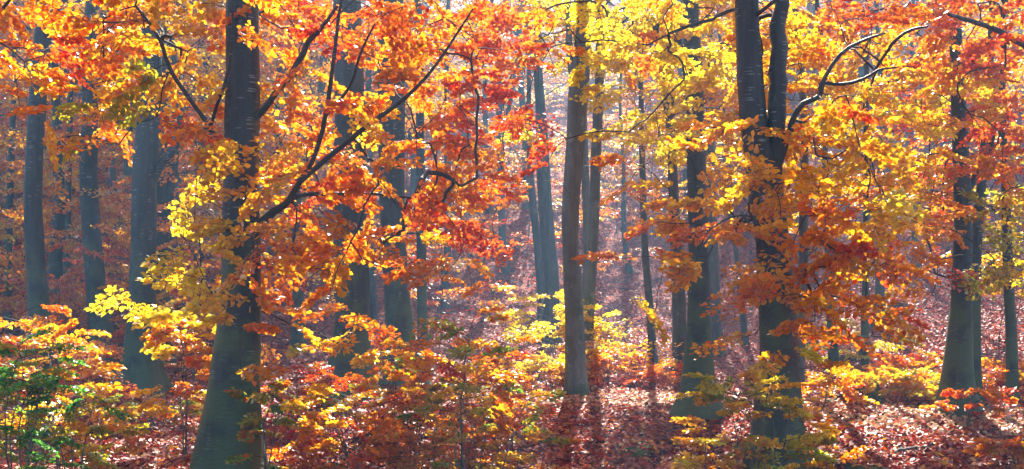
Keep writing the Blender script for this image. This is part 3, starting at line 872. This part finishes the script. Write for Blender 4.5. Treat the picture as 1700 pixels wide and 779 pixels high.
shrub('beech_sapling', 'young tree with a crooked bare stem and orange to green leaves at the centre', 778, 779, 12.6, 500, 230, 'OOGMG', 84, 'sapling', L=0.42, leaf=0.065, stems=1, r0=0.024, lean=.05)
shrub('leafy_bush', 'green leaved undergrowth around the foot of the centre sapling', 770, 779, 12.0, 650, 170, 'VMGO', 40, L=0.28, leaf=0.055, stems=6)
shrub('leafy_bush', 'orange bush immediately right of the centre sapling', 850, 760, 14.6, 560, 120, 'OOGR', 70, L=0.38, leaf=0.06, stems=5)
shrub('leafy_bush', 'low red and olive bush at the bottom right of the centre sapling', 860, 779, 13.4, 690, 140, 'OMGR', 36, L=0.3, leaf=0.06, stems=5)
shrub('beech_sapling', 'bright lemon sapling behind the bent central beech', 930, 600, 25.5, 480, 170, 'LLL', 60, 'sapling', L=0.6, leaf=0.085, stems=3, tilt=.2)
shrub('beech_sapling', 'lemon yellow sapling right behind the bent central beech', 990, 620, 26.5, 510, 100, 'LLG', 40, 'sapling', L=0.5, leaf=0.085, stems=3, tilt=.2)
shrub('leafy_bush', 'gold bush between the central beech and the scarlet low bush', 1010, 650, 23.5, 575, 130, 'GGO', 60, L=0.5, leaf=0.075, stems=5)
shrub('leafy_bush', 'rounded red orange low bush beside the lit strip of leaves', 1088, 655, 23, 610, 110, 'RRO', 60, L=0.4, leaf=0.06, stems=6)
shrub('leafy_bush', 'yellow bush at the left foot of the bent central beech', 915, 655, 22.5, 590, 110, 'GLG', 44, L=0.5, leaf=0.07, stems=4)
shrub('leafy_bush', 'yellow green shrub climbing up in front of the massive forked beech', 1258, 779, 11.6, 575, 190, 'VLLGGM', 96, L=0.36, leaf=0.062, stems=7)
shrub('leafy_bush', 'orange leaved low shrub left of the massive forked beech', 1190, 779, 12.6, 700, 130, 'OGG', 34, L=0.3, leaf=0.06, stems=5)
shrub('leafy_bush', 'yellow shrub right of the massive forked beech', 1352, 779, 12.8, 640, 90, 'GVO', 36, L=0.3, leaf=0.062, stems=4)
shrub('beech_sapling', 'small yellow sapling rising left of the mossy rock', 1365, 680, 19.5, 605, 90, 'GGO', 30, 'sapling', L=0.4, leaf=0.07, stems=2)
shrub('leafy_bush', 'long low gold bush behind the sunlit leaves on the right', 1470, 690, 20.6, 640, 150, 'GGLO', 66, L=0.45, leaf=0.07, stems=6)
shrub('leafy_bush', 'golden bush touching the left side of the right dark beech', 1535, 690, 20.2, 640, 110, 'GGV', 50, L=0.45, leaf=0.07, stems=5)
shrub('beech_sapling', 'flame orange sapling rising behind the golden bushes on the right', 1545, 680, 21.5, 595, 130, 'ORO', 50, 'sapling', L=0.5, leaf=0.075, stems=3)
shrub('beech_sapling', 'pale green sapling with flat misty sprays on the right slope', 1410, 640, 24.5, 545, 220, 'VPVG', 44, 'sapling', L=0.7, leaf=0.08, stems=2, tilt=.15)
shrub('leafy_bush', 'sparse orange shoots around the foot of the right dark beech', 1600, 700, 17.4, 650, 140, 'ORR', 30, L=0.28, leaf=0.06, stems=5)
shrub('leafy_bush', 'orange bush between the right dark beech and the edge trunk', 1650, 690, 20.3, 628, 110, 'ROO', 44, L=0.45, leaf=0.07, stems=5)
shrub('leafy_bush', 'orange and yellow bush at the right edge beside the slim trunk', 1700, 690, 19.8, 600, 60, 'OGR', 34, L=0.45, leaf=0.07, stems=4)
shrub('leafy_bush', 'orange bush in the bottom right corner', 1700, 779, 14.2, 725, 90, 'ORO', 34, L=0.28, leaf=0.06, stems=4)
shrub('beech_sapling', 'lime yellow sapling with flat sprays between the right trunks', 1655, 660, 21.0, 415, 200, 'LVVG', 50, 'sapling', L=0.6, leaf=0.08, stems=2, tilt=.15, low=.55)
shrub('leafy_bush', 'grey green bramble on the ground left of the big mossy trunk', 265, 700, 16.5, 668, 200, 'MVB', 40, L=0.3, leaf=0.05, stems=8)
shrub('leafy_bush', 'pale green bramble on the ground beyond the dark red bush', 530, 700, 17.5, 672, 170, 'MVB', 36, L=0.3, leaf=0.05, stems=8)

#SECTION_DEBRIS
# ------------------------------------------------------------------ stones, log, root, stump
ROCKS = []
def rock(name, label, px, Y, size, mat, cat='rock', squash=0.6, seed=1, dx=0.0, sink=0.25):
    r = np.random.default_rng(seed)
    nu, nv = 40, 22
    u = np.linspace(0, 2 * np.pi, nu, endpoint=False); v = np.linspace(0.02, np.pi - 0.02, nv)
    Uu, Vv = np.meshgrid(u, v)
    d = np.stack([np.sin(Vv) * np.cos(Uu), np.sin(Vv) * np.sin(Uu), np.cos(Vv)], -1)
    k = np.zeros(Uu.shape)
    for i in range(14):
        w = r.normal(0, 1, 3) * (1.5 + i * 0.45)
        k += np.sin(d @ w + r.uniform(0, 6)) * (0.14 / (1 + i * 0.3))
    P = d * (1 + k)[..., None] * np.array([size, size * .7, size * squash])
    V = P.reshape(-1, 3)
    i = np.arange(nu); j = (i + 1) % nu
    ring = np.arange(nv - 1)[:, None] * nu
    Q = np.stack([ring + i, ring + nu + i, ring + nu + j, ring + j], -1).reshape(-1, 4)
    x = at(px, 700, Y)[0]
    z = float(ground_h(x, Y))
    o = link_mesh(name, V, Q, mat)
    o.location = (x, Y, z - size * squash * sink + size * squash * 0.3)
    ROCKS.append((V, np.array(o.location)))
    tag(o, label, cat)
    return o
rock('mossy_mound', 'moss covered mound with fallen leaves right of the massive forked beech', 1398, 15.2, 0.52, M_MOSS, 'mound', 0.62, 5)
rock('mossy_rock', 'pale green mossy rock behind the small yellow sapling on the right', 1418, 20.2, 0.5, M_MOSS, 'rock', 0.5, 9)
rock('dark_stone', 'larger dark stone at the left foot of the wide rooted beech', 206, 21.0, 0.16, M_STONE, 'stone', 0.7, 3)
rock('dark_stone', 'smaller dark stone farther left of the wide rooted beech', 186, 21.3, 0.13, M_STONE, 'stone', 0.8, 4)
rock('mossy_rock', 'flat dark mossy rock bedded in the red bank at the centre right', 1046, 17.0, 0.34, M_MOSS, 'rock', 0.3, 6)
rock('mossy_rock', 'low mossy rock on the red bank left of the right foreground beech', 1120, 15.9, 0.30, M_MOSS, 'rock', 0.3, 7)
rock('dark_stone', 'dark boulder half buried on the right slope', 1497, 29.5, 0.42, M_STONE, 'stone', 0.5, 8)
rock('dark_stone', 'dark stump like boulder on the misty slope right of centre', 1236, 44.0, 0.6, M_STONE, 'stone', 0.6, 10)
rock('dark_stone', 'dark boulder beside the crooked thin trunk on the right', 1412, 26.5, 0.55, M_STONE, 'stone', 0.6, 12)

def log(name, label, pts, r, Y, cat, mat=M_WOOD):
    P = []
    for (px, py) in pts:
        q = at(px, py, Y); yy = Y
        for _ in range(30):
            zz = float(ground_h(q[0], yy)) + r * 0.6
            yy2 = (zz - CAMZ) / ((q[2] - CAMZ) / q[1])
            if not (8 < yy2 < 60): break
            yy = 0.5 * yy + 0.5 * yy2; q = at(px, py, yy)
        P.append(q)
    P = np.array(P)
    c = catmull(P, 16); c += RNG.normal(0, r * .18, c.shape)
    t = Tubes(9); t.add(c, np.concatenate([[r * .3], np.linspace(r, r * .45, 14), [r * .1]]))
    o = t.build(name, mat, None, P[0]); o.location = P[0]
    tag(o, label, cat)
log('fallen_branch', 'dark rotten branch lying on the sunlit leaves at the lower right', [(1486, 752), (1510, 746), (1532, 744), (1552, 738)], 0.05, 16, 'branch')
log('fallen_branch', 'pale bare branch lying on top of the mossy rock on the right', [(1352, 655), (1375, 652), (1400, 652), (1420, 660)], 0.03, 20, 'branch', M_STEM)
log('fallen_branch', 'thin fallen branch on the red bank below the root footed beech', [(1128, 700), (1150, 692), (1170, 680)], 0.012, 17.6, 'branch', M_STEM)
log('fallen_branch', 'long thin branch in the leaves at the bottom right corner', [(1600, 768), (1640, 762), (1690, 752)], 0.025, 15, 'branch')

def build_litter():
    lv = Leaves()
    def scatter(n, y0, y1, size, pw, wts):
        u = RNG.random(n)
        # density falls with distance
        Yl = (y0 ** (1 - pw) + u * (y1 ** (1 - pw) - y0 ** (1 - pw))) ** (1 / (1 - pw))
        X = RNG.uniform(-0.53, 0.53, n) * Yl
        Z = ground_h(X, Yl) + 0.012 + RNG.random(n) * 0.03
        a = RNG.uniform(0, 6.283, n)
        D = np.stack([np.cos(a), np.sin(a), RNG.normal(0, .38, n)], -1)
        Nn = np.stack([RNG.normal(0, .55, n), RNG.normal(-0.1, .55, n), np.ones(n)], -1)
        Nn /= np.linalg.norm(Nn, axis=1, keepdims=True)
        S = size * RNG.uniform(0.6, 1.25, n)
        cs = np.array([(0.32, 0.022, 0.006), (0.48, 0.048, 0.006), (0.56, 0.11, 0.008), (0.66, 0.26, 0.02), (0.15, 0.022, 0.008), (0.38, 0.12, 0.02), (0.75, 0.38, 0.02)])
        w = np.array(wts, float); w /= w.sum()
        c = cs[RNG.choice(7, n, p=w)] * RNG.uniform(0.7, 1.15, (n, 1))
        # band of paler leaves: the sunlit strip put into the leaf colour
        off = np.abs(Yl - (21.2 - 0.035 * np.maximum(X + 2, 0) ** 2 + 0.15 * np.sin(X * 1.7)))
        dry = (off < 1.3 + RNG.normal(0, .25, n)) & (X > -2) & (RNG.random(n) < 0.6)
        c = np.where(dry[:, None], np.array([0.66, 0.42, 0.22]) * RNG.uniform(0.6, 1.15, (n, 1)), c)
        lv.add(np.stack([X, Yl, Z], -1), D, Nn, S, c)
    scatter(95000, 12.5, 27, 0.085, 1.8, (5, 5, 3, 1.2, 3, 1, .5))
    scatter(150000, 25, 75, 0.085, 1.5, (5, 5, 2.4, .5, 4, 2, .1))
    for V, cen in ROCKS:                                   # leaves caught on the stones
        top = V[V[:, 2] > np.percentile(V[:, 2], 45)]
        m = int(60 + 900 * np.ptp(V[:, 0]) ** 2 * .35)
        P = top[RNG.integers(len(top), size=m)] + cen + RNG.normal(0, .02, (m, 3)) + np.array([0, 0, .02])
        a = RNG.uniform(0, 6.283, m)
        D = np.stack([np.cos(a), np.sin(a), RNG.normal(0, .3, m)], -1)
        Nn = np.stack([RNG.normal(0, .5, m), RNG.normal(-.2, .5, m), np.ones(m)], -1)
        Nn /= np.linalg.norm(Nn, axis=1, keepdims=True)
        cs = np.array([(0.34, 0.016, 0.012), (0.50, 0.035, 0.010), (0.62, 0.16, 0.02), (0.70, 0.40, 0.05)])
        lv.add(P, D, Nn, 0.08 * RNG.uniform(.6, 1.2, m), cs[RNG.choice(4, m)])
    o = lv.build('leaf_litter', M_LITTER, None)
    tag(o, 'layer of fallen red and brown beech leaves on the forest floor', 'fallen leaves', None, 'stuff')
build_litter()

#SECTION_FOREST
# ------------------------------------------------------------------ the forest on the hillside: prototypes, then copies
protos = []
def proto_tree(i, h, r0, pals, n, crown_low):
    root = empty('hillside_tree', (0, 0, 0))
    top = np.array([RNG.normal(0, .5), RNG.normal(0, .4), h])
    pts = [np.array([0, 0, -0.4]), np.array([RNG.normal(0, .1), 0, h * .2]), np.array([RNG.normal(0, .25), RNG.normal(0, .2), h * .45]), top * np.array([.7, .7, .72]), top]
    V, Q, c, rr = trunk_arrays(pts, [r0 * 1.1, r0, r0 * .85, r0 * .5, r0 * .15], 12, 4, 0.4, 100 + i)
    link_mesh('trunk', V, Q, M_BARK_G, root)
    lv, tb = Leaves(), Tubes(4)
    for k in range(n):
        z = h * (crown_low + (0.98 - crown_low) * RNG.random())
        a = RNG.uniform(0, 6.283); u = (z / h - crown_low) / (1 - crown_low)
        rad = (3.4 * (1 - u) ** .6 + .4) * math.sqrt(RNG.random())
        ci = c[int(np.argmin(np.abs(c[:, 2] - z)))]
        p = np.array([ci[0] + rad * math.cos(a), ci[1] + rad * math.sin(a), z])
        q = c[int(np.argmin(np.abs(c[:, 2] - (z - rad * .5))))]
        if k % 2 == 0: tb.add(catmull([q, (p + q) / 2 + np.array([0, 0, .2]), p], 4), np.linspace(0.05, 0.012, 4))
        spray(lv, None, p, a + RNG.normal(0, .5), RNG.normal(-.05, .18), RNG.normal(0, .25), RNG.uniform(1.2, 2.2), 0.16, pals[int(RNG.integers(len(pals)))], keep=.8)
    tb.build('limbs', M_BARK_G, root)
    lv.build('crown', M_LEAF, root, simple=True)
    return root
def proto_sapling(i, h, w, pals, n):
    root = empty('hillside_sapling', (0, 0, 0))
    sapling_parts(root, h, w, pals, n, 1.1, 0.13, 1, simple=True, tilt=.2, flat=.12, r0=0.03, keep=.8)
    return root
def place_copy(root, loc, rz, s, label, cat, group):
    r = root.copy(); COL.objects.link(r)
    r.location = loc; r.rotation_euler = (0, 0, rz); r.scale = (s, s, s)
    tag(r, label, cat, group)
    for ch in root.children:
        c = ch.copy(); COL.objects.link(c); c.parent = r
    return r

trees_spec = [('orange', 'OOR', 17, .17, 105, .32), ('golden', 'GGO', 18, .20, 105, .38), ('rusty', 'OBR', 16, .16, 95, .30), ('yellow', 'LGP', 18, .18, 105, .36),
              ('orange', 'OOP', 19, .22, 110, .42), ('golden', 'GGP', 15, .14, 90, .28)]
TP = [(s[0], proto_tree(i, s[2], s[3], s[1], s[4], s[5])) for i, s in enumerate(trees_spec)]
sap_spec = [('orange', 'OOP', 4.5, 3.6, 20), ('golden', 'GGP', 4.0, 3.4, 18), ('red orange', 'RRO', 3.4, 3.2, 18), ('tan', 'PPO', 4.8, 4.0, 20), ('green yellow', 'VPG', 4.0, 3.6, 16)]
SP = [(s[0], proto_sapling(i, s[2], s[3], s[1], s[4])) for i, s in enumerate(sap_spec)]

def where(px):
    for lim, w in ((220, 'at the far left of the hillside'), (480, 'on the hillside behind the left foreground trunks'), (760, 'on the hillside behind the middle left trunks'),
                   (1060, 'on the misty hillside in the central gap'), (1320, 'on the hillside behind the right foreground trunks'), (1540, 'on the red leaf slope at the right')):
        if px < lim: return w
    return 'on the slope near the right edge'
used = set()
def first_or_copy(pair, idx, loc, rz, s, label, cat, group):
    root = pair[1]
    if id(root) in used: return place_copy(root, loc, rz, s, label, cat, group)
    used.add(id(root))
    root.location = loc; root.rotation_euler = (0, 0, rz); root.scale = (s, s, s)
    tag(root, label, cat, group)
placed = []
def try_place(px, Y, mind):
    x = (px - 850) / F * Y
    for q in placed:
        if math.hypot(q[0] - x, q[1] - Y) < mind: return None
    if mind > 2:
        zb = float(ground_h(x, Y))
        if any(in_gap((x, Y, zb + k), 2.2) for k in (5, 8, 11, 14)): return None
    placed.append((x, Y)); return np.array([x, Y, float(ground_h(x, Y)) - 0.05])
n = 0
while n < 175:
    Y = random.uniform(36, 135) if random.random() < .85 else random.uniform(34, 70)
    px = random.uniform(-200, 1900)
    if Y < 75 and 790 < px < 1100 and random.random() < .85: continue
    if 75 <= Y < 125 and 760 < px < 1120 and random.random() < .5: continue
    if Y < 62 and 1180 < px < 1700 and random.random() < .85: continue
    l = try_place(px, Y, 2.6)
    if l is None: continue
    i = random.randrange(len(TP))
    far = 'nearer' if Y < 60 else ('farther' if Y < 100 else 'farthest')
    lab = '%s %s beech with pale misty trunk %s' % (far, TP[i][0], where(px))
    first_or_copy(TP[i], n, l, random.uniform(0, 6.28), random.uniform(.8, 1.15), lab, 'tree', '%s %s beeches %s' % (far, TP[i][0], where(px)))
    n += 1
placed = []
n = 0
while n < 310:
    Y = 31 + 65 * random.random() ** 1.25
    px = random.uniform(-150, 1850)
    if n >= 250: px = random.uniform(-120, 420); Y = random.uniform(29, 52)
    if px > 1180 and Y < 48 and random.random() < .93: continue
    if 180 < n < 250 and not (Y > 42 and 650 < px < 1200): continue
    if px > 1000 and Y < 42 and random.random() < .8: continue
    l = try_place(px, Y, 1.3)
    if l is None: continue
    i = random.randrange(len(SP))
    if px < 400 and random.random() < .5: i = 2
    if n >= 250: i = random.choice((0, 0, 2, 1))
    far = 'nearer' if Y < 45 else ('farther' if Y < 68 else 'farthest')
    lab = '%s low %s sapling with flat sprays %s' % (far, SP[i][0], where(px))
    first_or_copy(SP[i], n, l, random.uniform(0, 6.28), random.uniform(.7, 1.2), lab, 'sapling', '%s %s saplings %s' % (far, SP[i][0], where(px)))
    n += 1

# ------------------------------------------------------------------ the air
def build_haze():
    x0, x1, y0, y1, z0, z1 = -275, 275, -75, 430, -4, 53
    V = np.array([(x, y, z) for z in (z0, z1) for y in (y0, y1) for x in (x0, x1)], float)
    Q = np.array([(0, 2, 3, 1), (4, 5, 7, 6), (0, 1, 5, 4), (2, 6, 7, 3), (0, 4, 6, 2), (1, 3, 7, 5)])
    m, nt, out = new_mat('haze_air')
    pv = nt.nodes.new('ShaderNodeVolumePrincipled')
    pv.inputs['Density'].default_value = HAZE
    pv.inputs['Color'].default_value = (0.34, 0.66, 1.0, 1)
    pv.inputs['Anisotropy'].default_value = 0.1
    nt.links.new(pv.outputs[0], out.inputs['Volume'])
    o = link_mesh('haze', V, Q, m, smooth=False)
    tag(o, 'thin blue autumn haze between the trees', None, None, 'stuff')
if HAZE > 0: build_haze()
